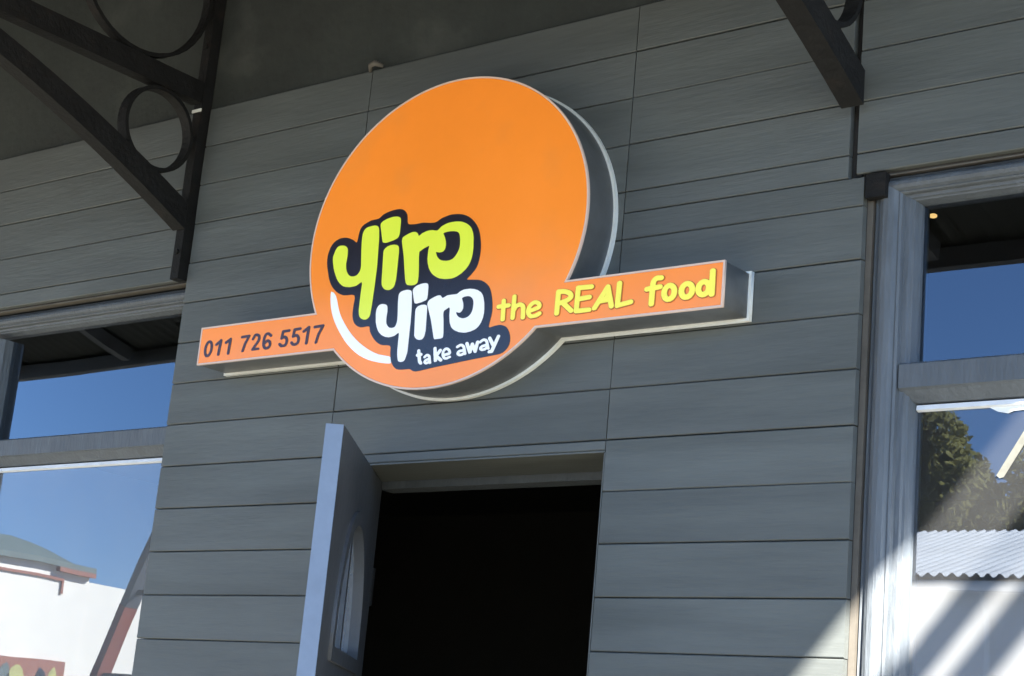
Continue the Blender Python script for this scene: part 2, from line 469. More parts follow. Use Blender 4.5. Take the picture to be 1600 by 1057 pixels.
for z in (.25, 1.05, 1.85):
    MB().tube([(-.006,-.002,z-.05),(-.006,-.002,z+.05)], .008, 8).build('hinge', M_IRON, leaf)

# interior lamp seen through the upper right pane
lamp = tag(empty('ceiling_lamp', (-2.109, 1.0, 3.30)), 'small warm lit bulb inside, seen through the upper right window', 'lamp')
MB().tube([(0,0,0),(0,0,-.02)], .05, 16).build('ceiling_rose', M_ROOM, lamp)
MB().tube([(0,0,-.02),(0,0,-.15)], .004, 6).build('cord', M_ROOM, lamp)
me_ = bpy.data.materials.new('bulb_glow'); me_.use_nodes = True
b_ = me_.node_tree.nodes['Principled BSDF']; b_.inputs['Emission Color'].default_value = (1,.62,.22,1); b_.inputs['Emission Strength'].default_value = .18
b_.inputs['Base Color'].default_value = (.8,.7,.5,1)
bl = MB(); pr = []
for i in range(9):
    a = PI*i/8; pr.append((.011*math.sin(a)+.0005, -.168+.006*math.cos(a)))
for i in range(8):
    for k in range(14):
        a0 = 2*PI*k/14; a1 = 2*PI*(k+1)/14
        q = [(pr[i][0]*math.cos(a0),pr[i][0]*math.sin(a0),pr[i][1]),(pr[i][0]*math.cos(a1),pr[i][0]*math.sin(a1),pr[i][1]),
             (pr[i+1][0]*math.cos(a1),pr[i+1][0]*math.sin(a1),pr[i+1][1]),(pr[i+1][0]*math.cos(a0),pr[i+1][0]*math.sin(a0),pr[i+1][1])]
        bl.add(q, [(0,1,2,3)])
bl.build('bulb', me_, lamp, smooth=True)

# ================================================================ veranda
ver = tag(empty('veranda', (0,0,0)), 'dark sheet-metal veranda roof on grey posts over the pavement', 'veranda')
VX0, VX1 = -13.0, .16
VYF, VZW, VZF = -2.5, 4.30, 3.65
def corr(name, x0, x1, ya, za, yb, zb, amp, pitch, m, parent, seg=6):
    n = int((x1-x0)/pitch*seg)
    vs = []; fs = []
    for i in range(n+1):
        x = x0+(x1-x0)*i/n; h = amp*math.sin(2*PI*(x-x0)/pitch)
        vs += [(x,ya,za+h),(x,yb,zb+h),(x,yb,zb+h-.0015),(x,ya,za+h-.0015)]
    for i in range(n):
        a = 4*i; b = a+4
        fs += [(a,b,b+1,a+1),(a+3,a+2,b+2,b+3),(a,a+3,b+3,b),(a+1,b+1,b+2,a+2)]
    return MB().add(vs, fs).build(name, m, parent)
corr('roof_sheet', VX0, VX1, .010, VZW, VYF-.10, VZF-.026, .009, .076, M_SHEETD, ver)
MB().box(VX0, VX1-.01, VYF-.05, VYF, VZF-.095, VZF-.020).build('fascia_beam', M_POSTG, ver)
for xr, w in ((-1.2,.05),(-2.9,.05),(-5.2,.05),(-6.4,.05),(-7.6,.05),(-8.8,.05)):
    MB().bar((xr,-.02,VZW-.055),(xr,VYF+.03,VZF-.045), w, .07).build('rafter', M_POSTG, ver)
for xr, w in ((.345,.045),(.475,.06)):           # unseen rafters added past the sheets to cast shadow bands on the pane
    MB().bar((xr,-.02,VZW-.03),(xr,VYF+.03,VZF-.025), w, .05).build('rafter', M_POSTG, ver)
MB().box(.16, .56, VYF-.05, VYF, VZF-.075, VZF-.055).build('fascia_beam', M_POSTG, ver)
for px in (-6.86, -11.6, .10):
    p = MB().box(px-.05, px+.05, VYF-.072, VYF+.022, 1.10, VZF-.078).build('post', M_POSTG, ver)
    MB().box(px-.052, px+.052, VYF-.074, VYF+.024, 0, 1.098).build('post_base', M_POSTR, p)
# raking strut against the post, with short rungs
st = MB().bar((-7.36,-2.53,2.26),(-6.93,-2.53,3.236), .05, .085, (0,1,0)).build('raking_strut', M_POSTG, ver)
MB().bar((-8.355,-2.53,0.0),(-7.361,-2.53,2.258), .052, .087, (0,1,0)).build('strut_base', M_POSTR, st)
for z in (2.33, 1.90, 1.47):
    xx = -8.355+z/2.258*.994
    MB().box(xx+.02, -6.92, -2.545, -2.52, z-.014, z+.014).build('rung', M_POSTG, st)

# iron brackets ----------------------------------------------------------------
def ring(cy, cz, r, w, t, n=40):
    m = MB(); vs = []
    for i in range(n):
        a = 2*PI*i/n
        for rr, x in ((r,-w/2),(r,w/2),(r-t,w/2),(r-t,-w/2)):
            vs.append((x, cy+rr*math.cos(a), cz+rr*math.sin(a)))
    fs = []
    for i in range(n):
        a = 4*i; b = 4*((i+1)%n)
        for k in range(4): fs.append((a+k, a+(k+1)%4, b+(k+1)%4, b+k))
    return m.add(vs, fs)
def bracket(x, label, uw=.034, uy=-.030, bw=.050):
    """origin on the wall face at z = 0; x across, -y out from the wall"""
    r = tag(empty('iron_bracket', (x,0,0)), label, 'bracket', 'iron veranda brackets on the shop wall')
    MB().box(-uw/2, uw/2, uy, .012 if uy > 0 else .008, 2.868, 4.20).build('upright', M_IRON, r)
    MB().box(-.022, .022, -2.44, -.037, 3.412, 3.478).build('tie_bar', M_IRON, r)
    lo, hi = [], []
    for i in range(13):
        t = i/12; y = -.037-1.06*t
        s_ = .037+t*1.06; z = 2.998+.50*s_-.137*s_*s_
        lo.append((y, z)); hi.append((y, min(z+.080-.022*t, 3.409)))
    MB().prism_x(lo+hi[::-1], -bw/2, bw/2).build('brace', M_IRON, r)
    ring(-.172, 3.283, .128, .036, .012).build('ring', M_IRON, r)
    ring(-.285, 3.725, .244, .030, .012).build('ring', M_IRON, r)
    for z in ((2.95, 3.30, 3.60) if uy < 0 else ()):
        MB().tube([(0,uy+.0005,z),(0,uy-.007,z)], .009, 6).build('bolt', M_IRON, r)
    return r
brL = bracket(-4.005, 'dark iron veranda bracket with two rings, left of the sign by the wall edge')
brR = bracket(-1.800, 'dark iron veranda bracket at the top right, above the right window', .016, .006, .054)
MB().box(.024, .070, -.006, .016, 2.812, 2.866).build('foot_plate', M_IRON, brR)
MB().box(-.020, .020, -.034, -.0305, 3.388, 3.397).build('cable_tie', M_TRIM, brL)
tag(MB().tube([(-3.322,-.004,3.400),(-3.312,-.016,3.412),(-3.295,-.018,3.415),(-3.275,-.004,3.408)], [.005,.008,.009,.005], 8).build('cable_clip', M_EDGE, None, True),
    'small pale clip on the top edge of the boards, left of the sign', 'clip')

# ================================================================ the shop sign
SIGN_DATA = (
    '{"y1":[[[-3565,2187],[-3536,2227],[-3503,2259],[-3460,2279],[-3398,2287],[-3326,2283],[-3261,2270],[-3211,2250],[-3169,2221],[-3138,2180],[-3119,2123],[-3107,1983],[-3126,1777],[-3'
    '121,1714],[-3110,1653],[-3090,1595],[-3060,1536],[-3020,1479],[-2976,1434],[-2924,1405],[-2867,1388],[-2812,1380],[-2759,1381],[-2707,1391],[-2662,1414],[-2623,1451],[-2590,1502],['
    '-2569,1565],[-2567,1642],[-2624,2073],[-2644,2312],[-2645,2427],[-2636,2520],[-2614,2584],[-2583,2626],[-2540,2657],[-2483,2678],[-2353,2692],[-2245,2695],[-2157,2675],[-2122,2655]'
    ',[-2092,2614],[-2070,2546],[-2043,2357],[-1999,1588],[-2006,1123],[-2031,514],[-2050,295],[-2066,245],[-2093,208],[-2129,183],[-2168,168],[-2212,163],[-2258,168],[-2346,201],[-2386'
    ',229],[-2419,265],[-2441,306],[-2464,414],[-2469,483],[-2467,938],[-2458,1130],[-2474,1188],[-2520,1187],[-2656,1119],[-2729,1107],[-2885,1100],[-3049,1123],[-3127,1149],[-3198,118'
    '8],[-3264,1237],[-3326,1295],[-3382,1363],[-3433,1440],[-3521,1601],[-3557,1686],[-3609,1855],[-3625,1939],[-3629,2015]]],"d1":[[[-2029,2650],[-2034,2707],[-2023,2730],[-1956,2776]'
    ',[-1836,2817],[-1687,2842],[-1613,2847],[-1476,2836],[-1421,2821],[-1384,2803],[-1359,2779],[-1342,2737],[-1332,2669],[-1331,2427],[-1335,2356],[-1348,2299],[-1371,2263],[-1403,224'
    '2],[-1515,2205],[-1732,2171],[-1790,2169],[-1869,2183],[-1889,2200],[-1914,2252]]],"i1":[[[-1827,1919],[-1818,1967],[-1802,1994],[-1777,2016],[-1701,2059],[-1599,2082],[-1485,2082]'
    ',[-1387,2062],[-1349,2042],[-1324,2018],[-1308,1986],[-1291,1886],[-1288,1817],[-1282,1339],[-1287,1131],[-1307,1006],[-1326,963],[-1354,928],[-1389,904],[-1427,887],[-1468,877],[-'
    '1512,875],[-1602,894],[-1646,915],[-1686,943],[-1718,976],[-1744,1016],[-1764,1067],[-1775,1134]]],"ro1":[[[-1219,2140],[-1215,2211],[-1198,2240],[-1162,2264],[-1007,2319],[-894,23'
    '42],[-846,2343],[-763,2327],[-709,2288],[-689,2266],[-669,2220],[-653,2210],[-541,2270],[-434,2300],[-376,2310],[-320,2314],[-207,2310],[-97,2282],[-48,2279],[-8,2298],[68,2360],[1'
    '24,2385],[255,2425],[326,2435],[400,2440],[551,2437],[700,2416],[770,2396],[901,2341],[1009,2266],[1052,2222],[1088,2175],[1139,2068],[1173,1939],[1197,1688],[1194,1525],[1185,1454'
    '],[1169,1386],[1144,1321],[1112,1259],[1070,1202],[1020,1149],[898,1058],[764,994],[691,972],[612,959],[529,954],[360,963],[191,999],[115,1028],[-18,1105],[-74,1151],[-122,1200],[-'
    '164,1254],[-201,1314],[-254,1442],[-279,1563],[-283,1748],[-280,1801],[-261,1880],[-270,1900],[-312,1899],[-430,1864],[-475,1843],[-549,1800],[-581,1792],[-587,1771],[-582,1647],[-'
    '537,1296],[-526,1137],[-529,1026],[-534,992],[-548,964],[-572,943],[-641,919],[-738,918],[-859,940],[-889,957],[-913,980],[-933,1010],[-969,1111],[-1101,1726]],[[162,2174],[187,219'
    '2],[284,2203],[394,2204],[506,2193],[607,2169],[644,2149],[674,2124],[699,2091],[720,2048],[746,1941],[756,1807],[752,1743],[738,1688],[693,1596],[633,1517],[597,1486],[558,1463],['
    '466,1436],[355,1433],[248,1450],[155,1483],[114,1509],[45,1573],[19,1611],[-26,1706],[-14,1709],[101,1684],[177,1687],[210,1698],[238,1717],[262,1745],[278,1778],[285,1864],[269,19'
    '57],[234,2049]]],"y2":[[[-1852,291],[-1849,350],[-1840,401],[-1824,442],[-1800,475],[-1769,499],[-1734,515],[-1692,522],[-1645,521],[-1560,504],[-1522,488],[-1493,460],[-1475,416],'
    '[-1461,304],[-1472,153],[-1469,100],[-1463,47],[-1449,-2],[-1426,-44],[-1395,-82],[-1361,-111],[-1323,-131],[-1241,-147],[-1166,-137],[-1136,-119],[-1114,-91],[-1086,-10],[-1082,41'
    '],[-1088,167],[-1125,514],[-1128,678],[-1118,724],[-1102,753],[-1076,775],[-1035,793],[-984,804],[-882,813],[-830,810],[-751,793],[-724,778],[-703,748],[-688,696],[-659,477],[-641,'
    '300],[-628,-28],[-627,-802],[-635,-851],[-678,-993],[-693,-1021],[-719,-1041],[-751,-1056],[-819,-1063],[-885,-1043],[-906,-1026],[-921,-1003],[-948,-903],[-968,-749],[-974,-523],['
    '-970,-351],[-983,-297],[-1020,-298],[-1128,-359],[-1258,-379],[-1322,-380],[-1439,-359],[-1545,-315],[-1594,-285],[-1677,-214],[-1710,-174],[-1769,-72],[-1817,58]]],"d2":[[[-655,73'
    '1],[-659,776],[-653,805],[-636,830],[-607,855],[-522,894],[-417,917],[-312,925],[-260,924],[-219,917],[-192,905],[-175,886],[-162,855],[-154,804],[-148,615],[-150,552],[-163,503],['
    '-190,476],[-319,440],[-495,415],[-543,428],[-560,445],[-579,483]]],"i2":[[[-503,211],[-496,268],[-481,298],[-429,339],[-392,351],[-310,366],[-225,364],[-156,342],[-131,312],[-119,2'
    '62],[-93,-327],[-112,-432],[-127,-472],[-147,-502],[-171,-522],[-199,-536],[-272,-543],[-348,-521],[-415,-472],[-451,-413]]],"ro2":[[[-121,349],[-120,394],[-104,428],[-78,457],[-40'
    ',482],[104,534],[195,554],[263,554],[291,544],[336,491],[364,475],[403,483],[499,523],[549,529],[811,528],[852,545],[928,590],[1022,617],[1078,623],[1223,621],[1363,599],[1486,556]'
    ',[1582,496],[1620,456],[1653,407],[1680,351],[1718,217],[1737,66],[1740,-50],[1721,-160],[1678,-268],[1645,-318],[1605,-364],[1558,-403],[1501,-432],[1368,-471],[1228,-486],[1155,-'
    '483],[1004,-455],[870,-403],[813,-368],[765,-331],[731,-292],[686,-200],[669,-139],[645,1],[638,150],[625,200],[593,210],[451,144],[434,107],[436,40],[465,-130],[500,-422],[503,-48'
    '3],[501,-528],[493,-550],[405,-567],[237,-570],[215,-552],[196,-511],[56,-67]],[[989,398],[1012,421],[1054,436],[1152,443],[1208,436],[1258,420],[1299,395],[1335,362],[1362,323],[1'
    '378,278],[1385,226],[1382,120],[1371,66],[1354,18],[1329,-22],[1297,-56],[1259,-83],[1213,-102],[1161,-114],[1109,-117],[1059,-112],[966,-79],[928,-54],[895,-24],[856,29],[849,53],'
    '[854,67],[951,40],[978,45],[1024,75],[1053,125],[1060,157],[1054,239],[1044,282]]],"plate":[[[-3813,1747],[-3840,1866],[-3849,1971],[-3844,2071],[-3821,2174],[-3783,2271],[-3732,23'
    '52],[-3667,2412],[-3590,2456],[-3506,2485],[-3415,2499],[-3319,2499],[-3225,2487],[-3133,2462],[-3043,2426],[-2966,2391],[-2863,2315],[-2829,2311],[-2812,2362],[-2793,2529],[-2775,'
    '2600],[-2752,2669],[-2706,2730],[-2623,2780],[-2517,2821],[-2414,2851],[-2319,2861],[-2227,2860],[-2143,2868],[-2080,2899],[-2025,2939],[-1955,2975],[-1855,3002],[-1739,3024],[-162'
    '6,3036],[-1518,3039],[-1413,3033],[-1322,3010],[-1249,2967],[-1190,2908],[-1145,2840],[-1124,2758],[-1115,2667],[-1085,2598],[-1014,2565],[-828,2549],[-567,2556],[-297,2513],[-171,'
    '2505],[-81,2527],[-7,2567],[74,2600],[277,2639],[387,2646],[504,2640],[625,2625],[741,2598],[847,2560],[947,2511],[1041,2447],[1134,2365],[1221,2268],[1294,2162],[1347,2046],[1385,'
    '1921],[1412,1798],[1429,1678],[1435,1559],[1430,1447],[1415,1342],[1390,1244],[1355,1159],[1305,1088],[1192,979],[1096,906],[1081,882],[1108,867],[1445,828],[1552,801],[1649,754],['
    '1741,691],[1817,615],[1873,524],[1914,419],[1945,309],[1968,194],[1982,75],[1986,-35],[1975,-133],[1939,-296],[1925,-393],[1941,-417],[1987,-420],[2118,-395],[2237,-387],[2297,-392'
    '],[2361,-407],[2426,-430],[2484,-467],[2534,-524],[2577,-594],[2607,-669],[2624,-748],[2628,-831],[2611,-908],[2571,-976],[2510,-1037],[2437,-1083],[2356,-1109],[2261,-1121],[1447,'
    '-1183],[207,-1292],[-158,-1336],[-294,-1343],[-384,-1323],[-497,-1263],[-775,-1260],[-868,-1253],[-954,-1228],[-1027,-1179],[-1092,-1113],[-1144,-1039],[-1177,-956],[-1213,-783],[-'
    '1219,-652],[-1252,-604],[-1341,-582],[-1462,-573],[-1576,-551],[-1671,-504],[-1758,-443],[-1835,-377],[-1901,-304],[-1957,-227],[-2001,-159],[-2018,-103],[-2022,-57],[-2054,-26],[-'
    '2140,-20],[-2254,-29],[-2359,-24],[-2444,5],[-2519,47],[-2582,100],[-2628,163],[-2661,237],[-2683,316],[-2692,398],[-2689,576],[-2667,784],[-2698,862],[-2802,891],[-2948,891],[-308'
    '4,902],[-3192,936],[-3291,980],[-3384,1039],[-3474,1111],[-3560,1197],[-3636,1303],[-3706,1442]]],"crescent":[[[-3562,1057],[-3569,976],[-3555,846],[-3528,712],[-3491,587],[-3440,4'
    '59],[-3377,330],[-3299,201],[-3209,71],[-3107,-59],[-2994,-193],[-2870,-327],[-2736,-453],[-2592,-569],[-2438,-678],[-2280,-772],[-2119,-848],[-1955,-911],[-1781,-964],[-1575,-1012'
    '],[-1360,-1051],[-1205,-1069],[-1150,-1057],[-1185,-916],[-1232,-882],[-1606,-801],[-1744,-751],[-1888,-688],[-2034,-614],[-2186,-526],[-2340,-426],[-2484,-320],[-2612,-212],[-2731'
    ',-99],[-2844,21],[-2954,148],[-3058,281],[-3146,412],[-3214,549],[-3311,795],[-3373,920],[-3461,1015]]],"W_t":[[[-166,-1180],[-184,-1167],[-234,-1113],[-267,-975],[-308,-964],[-329'
    ',-939],[-323,-909],[-287,-885],[-301,-825],[-297,-807],[-281,-789],[-256,-780],[-226,-785],[-205,-801],[-184,-879],[-136,-888],[-115,-915],[-122,-945],[-163,-969],[-138,-1077],[-96'
    ',-1125],[-90,-1149],[-99,-1167],[-121,-1181]]],"W_a":[[[31,-1194],[-14,-1174],[-42,-1151],[-49,-1139],[-52,-1109],[-37,-1079],[-14,-1060],[31,-1042],[87,-1031],[84,-1013],[68,-995]'
    ',[39,-989],[-11,-1025],[-37,-1031],[-59,-1024],[-74,-1001],[-67,-981],[-17,-941],[31,-923],[68,-925],[106,-938],[144,-965],[161,-995],[204,-1157],[196,-1177],[173,-1189],[151,-1188'
    '],[128,-1176]],[[46,-1128],[31,-1116],[38,-1109],[98,-1096],[108,-1097],[108,-1103]]],"W_k":[[[318,-1153],[296,-1140],[286,-1122],[229,-810],[238,-780],[255,-768],[273,-763],[303,-'
    '767],[326,-786],[356,-914],[417,-846],[438,-831],[476,-829],[504,-846],[512,-864],[506,-888],[410,-996],[543,-1086],[560,-1110],[559,-1128],[545,-1146],[521,-1157],[498,-1157],[476'
    ',-1148],[386,-1090],[388,-1122],[378,-1140]]],"W_e":[[[635,-1120],[590,-1098],[548,-1057],[524,-1015],[515,-979],[515,-937],[528,-889],[554,-853],[595,-823],[642,-810],[695,-818],['
    '740,-839],[770,-862],[802,-901],[819,-949],[806,-985],[785,-1002],[732,-1016],[621,-1027],[642,-1048],[665,-1059],[687,-1057],[777,-1031],[800,-1030],[822,-1041],[831,-1063],[827,-'
    '1075],[814,-1087],[710,-1119]],[[597,-963],[596,-937],[603,-913],[620,-892],[650,-875],[687,-889],[710,-905],[735,-943]]],"W_a2":[[[1100,-1073],[1078,-1068],[1037,-1048],[1007,-102'
    '4],[996,-1006],[995,-973],[1018,-938],[1055,-914],[1108,-904],[1183,-900],[1180,-880],[1167,-856],[1145,-835],[1123,-825],[1100,-822],[1018,-857],[995,-860],[969,-850],[958,-826],['
    '965,-809],[980,-798],[1048,-766],[1100,-755],[1153,-763],[1190,-779],[1234,-814],[1259,-862],[1310,-1018],[1303,-1038],[1280,-1051],[1258,-1052],[1235,-1041],[1190,-1065]],[[1115,-'
    '1008],[1078,-988],[1093,-974],[1123,-969],[1205,-967],[1208,-976],[1153,-1005]]],"W_w":[[[1397,-1033],[1371,-1013],[1251,-785],[1248,-761],[1257,-743],[1276,-731],[1292,-727],[1314'
    ',-729],[1332,-737],[1344,-749],[1397,-849],[1404,-844],[1427,-772],[1455,-755],[1487,-756],[1513,-773],[1554,-841],[1562,-844],[1581,-755],[1589,-737],[1622,-720],[1659,-725],[1679'
    ',-743],[1684,-761],[1628,-1007],[1614,-1019],[1592,-1026],[1554,-1019],[1539,-1006],[1494,-931],[1487,-933],[1461,-1019]]],"W_a3":[[[1787,-998],[1742,-981],[1712,-959],[1704,-943],'
    '[1705,-907],[1725,-877],[1765,-852],[1817,-839],[1894,-829],[1881,-787],[1870,-769],[1855,-760],[1817,-753],[1795,-760],[1727,-796],[1705,-800],[1676,-787],[1667,-763],[1682,-742],'
    '[1757,-701],[1802,-687],[1847,-688],[1899,-703],[1939,-733],[1958,-763],[2027,-949],[2018,-967],[1997,-978],[1975,-978],[1945,-963],[1892,-990]],[[1810,-934],[1787,-925],[1802,-912'
    '],[1840,-903],[1918,-895],[1855,-931]]],"W_y":[[[2002,-1070],[1987,-1060],[1977,-1045],[1980,-1015],[2009,-995],[2062,-989],[2094,-913],[1955,-715],[1949,-697],[1957,-675],[1972,-6'
    '62],[1994,-655],[2017,-657],[2037,-667],[2144,-814],[2223,-649],[2238,-637],[2257,-631],[2294,-637],[2314,-655],[2315,-685],[2147,-1045],[2137,-1057],[2114,-1068]]],"R_t":[[[2319,-'
    '308],[2290,-288],[2279,-264],[2268,18],[2176,20],[2154,25],[2128,42],[2116,72],[2128,102],[2154,120],[2176,125],[2259,126],[2263,132],[2260,210],[2266,228],[2289,250],[2326,259],[2'
    '364,249],[2386,228],[2392,210],[2395,132],[2401,127],[2499,128],[2521,123],[2550,102],[2559,78],[2549,48],[2521,28],[2499,23],[2409,22],[2400,18],[2410,-270],[2395,-294],[2376,-306'
    ']]],"S_t":[[[2313,-324],[2276,-301],[2259,-269],[2248,1],[2171,4],[2141,12],[2108,37],[2096,73],[2109,109],[2141,133],[2171,141],[2242,145],[2240,211],[2252,241],[2283,266],[2328,2'
    '75],[2373,264],[2403,237],[2412,211],[2416,145],[2501,145],[2531,138],[2553,125],[2568,109],[2579,73],[2568,42],[2538,17],[2508,7],[2426,5],[2421,1],[2430,-275],[2416,-299],[2388,-'
    '319]]],"R_h":[[[2930,-318],[2904,-299],[2893,-275],[2889,-155],[2876,-29],[2859,-5],[2825,7],[2788,-1],[2765,-14],[2712,-89],[2712,-251],[2699,-281],[2675,-297],[2638,-302],[2608,-'
    '293],[2584,-269],[2580,-251],[2578,283],[2593,311],[2623,328],[2653,330],[2675,324],[2693,313],[2706,295],[2713,87],[2788,110],[2833,114],[2878,106],[2945,76],[2989,31],[3005,-5],['
    '3013,-53],[3025,-275],[3014,-299],[2990,-317]]],"S_h":[[[2924,-334],[2893,-316],[2874,-286],[2856,-34],[2849,-21],[2827,-10],[2797,-16],[2777,-28],[2732,-94],[2732,-256],[2714,-292'
    '],[2677,-315],[2632,-318],[2591,-304],[2565,-274],[2559,-250],[2557,284],[2575,320],[2594,335],[2617,344],[2654,346],[2684,339],[2707,325],[2725,302],[2730,278],[2732,116],[2827,13'
    '0],[2902,117],[2954,92],[2989,62],[3005,44],[3022,8],[3038,-100],[3043,-286],[3029,-311],[2999,-332]]],"R_e":[[[3201,-315],[3178,-309],[3132,-285],[3096,-254],[3066,-213],[3047,-15'
    '9],[3043,-117],[3049,-69],[3069,-21],[3096,21],[3133,60],[3172,87],[3223,110],[3276,120],[3343,114],[3403,93],[3456,57],[3481,21],[3492,-21],[3480,-75],[3463,-93],[3418,-119],[3321'
    ',-146],[3186,-171],[3181,-177],[3216,-212],[3253,-222],[3328,-213],[3427,-171],[3463,-167],[3486,-174],[3505,-189],[3514,-207],[3511,-231],[3486,-257],[3411,-292],[3366,-307]],[[31'
    '78,-70],[3199,-33],[3221,-9],[3268,18],[3291,21],[3313,18],[3351,2],[3365,-15],[3366,-29],[3336,-39]]],"S_e":[[[3202,-332],[3172,-325],[3120,-299],[3075,-259],[3049,-223],[3027,-16'
    '3],[3023,-115],[3030,-61],[3050,-13],[3078,29],[3117,71],[3160,101],[3217,126],[3270,136],[3345,130],[3415,107],[3457,81],[3475,65],[3499,29],[3513,-19],[3503,-73],[3486,-97],[3435'
    ',-131],[3375,-150],[3224,-181],[3214,-187],[3240,-204],[3292,-203],[3345,-190],[3427,-153],[3465,-150],[3495,-159],[3518,-175],[3533,-199],[3533,-229],[3520,-253],[3502,-268],[3420'
    ',-307],[3375,-322],[3315,-333]],[[3217,-47],[3217,-41],[3237,-19],[3277,3],[3307,2],[3341,-13],[3342,-19]]],"R_R":[[[3937,-318],[3905,-298],[3892,-268],[3892,260],[3898,284],[3922,'
    '308],[3944,317],[3967,319],[4094,312],[4162,302],[4229,284],[4297,259],[4349,230],[4396,176],[4413,128],[4411,92],[4407,74],[4382,38],[4334,2],[4237,-40],[4438,-208],[4451,-232],[4'
    '447,-262],[4432,-281],[4402,-295],[4372,-298],[4342,-289],[4079,-75],[4038,-82],[4034,-88],[4034,-268],[4027,-290],[4012,-306],[3989,-318]],[[4042,35],[4034,44],[4038,200],[4124,19'
    '2],[4177,178],[4229,158],[4262,134],[4270,116],[4267,106],[4222,80]]],"S_R":[[[3931,-334],[3908,-324],[3889,-308],[3871,-272],[3872,262],[3878,290],[3910,322],[3931,331],[3961,336]'
    ',[4103,328],[4163,319],[4238,299],[4306,274],[4366,240],[4407,196],[4418,178],[4433,124],[4430,82],[4420,58],[4393,22],[4351,-8],[4274,-44],[4457,-200],[4471,-230],[4467,-266],[444'
    '8,-290],[4411,-310],[4373,-314],[4336,-305],[4073,-93],[4055,-98],[4055,-266],[4046,-296],[4028,-316],[3998,-332]],[[4058,56],[4058,183],[4118,176],[4171,162],[4216,145],[4246,124]'
    ',[4244,112]]],"R_E":[[[4638,-324],[4505,-318],[4474,-300],[4460,-276],[4467,312],[4479,330],[4496,342],[4533,351],[4923,338],[4946,334],[4978,312],[4989,282],[4976,248],[4943,228],'
    '[4916,224],[4607,234],[4607,78],[4886,92],[4908,86],[4931,72],[4944,54],[4948,36],[4945,18],[4933,0],[4916,-13],[4893,-20],[4608,-37],[4603,-42],[4602,-204],[4608,-209],[4916,-218]'
    ',[4940,-228],[4959,-246],[4967,-270],[4962,-294],[4938,-319]]],"S_E":[[[4640,-341],[4520,-338],[4498,-334],[4460,-313],[4440,-281],[4443,295],[4449,319],[4460,337],[4483,355],[4528'
    ',368],[4948,351],[4970,341],[4991,325],[5009,289],[5008,265],[4999,247],[4983,229],[4963,217],[4918,208],[4633,217],[4626,211],[4625,97],[4895,107],[4925,97],[4948,82],[4963,61],[4'
    '969,37],[4965,13],[4949,-11],[4925,-27],[4903,-36],[4625,-53],[4622,-191],[4925,-203],[4955,-217],[4978,-240],[4988,-269],[4982,-299],[4955,-329]]],"R_A":[[[5023,-301],[5000,-290],'
    '[4983,-269],[4978,-245],[4986,-221],[5328,265],[5345,278],[5368,287],[5398,287],[5420,281],[5443,265],[5454,247],[5595,-233],[5590,-269],[5570,-289],[5540,-301],[5510,-300],[5478,-'
    '287],[5458,-263],[5420,-139],[5210,-150],[5196,-155],[5101,-287]],[[5285,-30],[5353,68],[5360,68]]],"S_A":[[[5017,-317],[4981,-298],[4963,-274],[4957,-244],[4968,-214],[5310,273],['
    '5332,291],[5362,302],[5400,304],[5430,296],[5460,274],[5475,248],[5616,-232],[5616,-256],[5606,-280],[5587,-299],[5557,-314],[5527,-318],[5497,-315],[5467,-301],[5445,-279],[5407,-'
    '163],[5400,-156],[5219,-166],[5212,-166],[5128,-286],[5109,-304]],[[5325,-12],[5322,-10],[5347,27]]],"R_L":[[[5667,-310],[5636,-290],[5622,-260],[5635,286],[5641,304],[5659,324],[5'
    '682,334],[5712,338],[5734,334],[5758,322],[5774,304],[5780,286],[5769,-182],[6064,-140],[6087,-145],[6109,-158],[6124,-176],[6129,-200],[6117,-230],[6102,-243],[6079,-253]]],"S_L":'
    '[[[5661,-325],[5620,-300],[5607,-282],[5601,-258],[5615,288],[5624,313],[5646,336],[5676,350],[5714,355],[5744,349],[5774,333],[5792,312],[5800,288],[5793,-162],[6066,-123],[6101,-'
    '132],[6128,-150],[6145,-174],[6149,-204],[6141,-228],[6127,-246],[6104,-262],[6081,-270]]],"R_f":[[[6594,-359],[6567,-341],[6552,-311],[6554,-5],[6549,0],[6474,-3],[6438,7],[6421,2'
    '0],[6410,37],[6410,73],[6428,97],[6451,110],[6558,121],[6563,181],[6577,235],[6606,283],[6654,323],[6706,345],[6759,351],[6871,338],[6897,325],[6916,301],[6920,277],[6909,251],[688'
    '6,233],[6856,224],[6766,232],[6744,228],[6730,217],[6718,199],[6707,133],[6714,128],[6834,134],[6864,128],[6885,115],[6900,97],[6905,79],[6901,55],[6881,31],[6856,19],[6704,7],[669'
    '9,-317],[6685,-341],[6661,-357]]],"S_f":[[[6596,-377],[6573,-368],[6551,-351],[6532,-315],[6533,-21],[6528,-17],[6461,-18],[6421,-3],[6401,15],[6390,33],[6389,75],[6408,105],[6438,'
    '124],[6468,131],[6536,135],[6558,243],[6592,297],[6641,336],[6693,359],[6753,367],[6873,355],[6910,339],[6932,315],[6941,279],[6931,249],[6903,222],[6866,209],[6753,213],[6736,189]'
    ',[6729,147],[6836,150],[6881,139],[6904,123],[6921,99],[6926,75],[6921,51],[6897,21],[6866,4],[6723,-9],[6717,-327],[6701,-352],[6671,-372]]],"R_o":[[[7049,-301],[7004,-288],[6983,'
    '-276],[6942,-246],[6907,-198],[6881,-132],[6877,-60],[6891,0],[6916,48],[6962,96],[7034,133],[7109,140],[7184,119],[7246,72],[7279,24],[7298,-30],[7304,-102],[7291,-162],[7266,-210'
    '],[7214,-266],[7139,-301]],[[7079,-181],[7060,-168],[7043,-144],[7031,-108],[7029,-72],[7037,-36],[7053,-6],[7072,11],[7094,17],[7122,0],[7139,-24],[7149,-54],[7151,-96],[7143,-132'
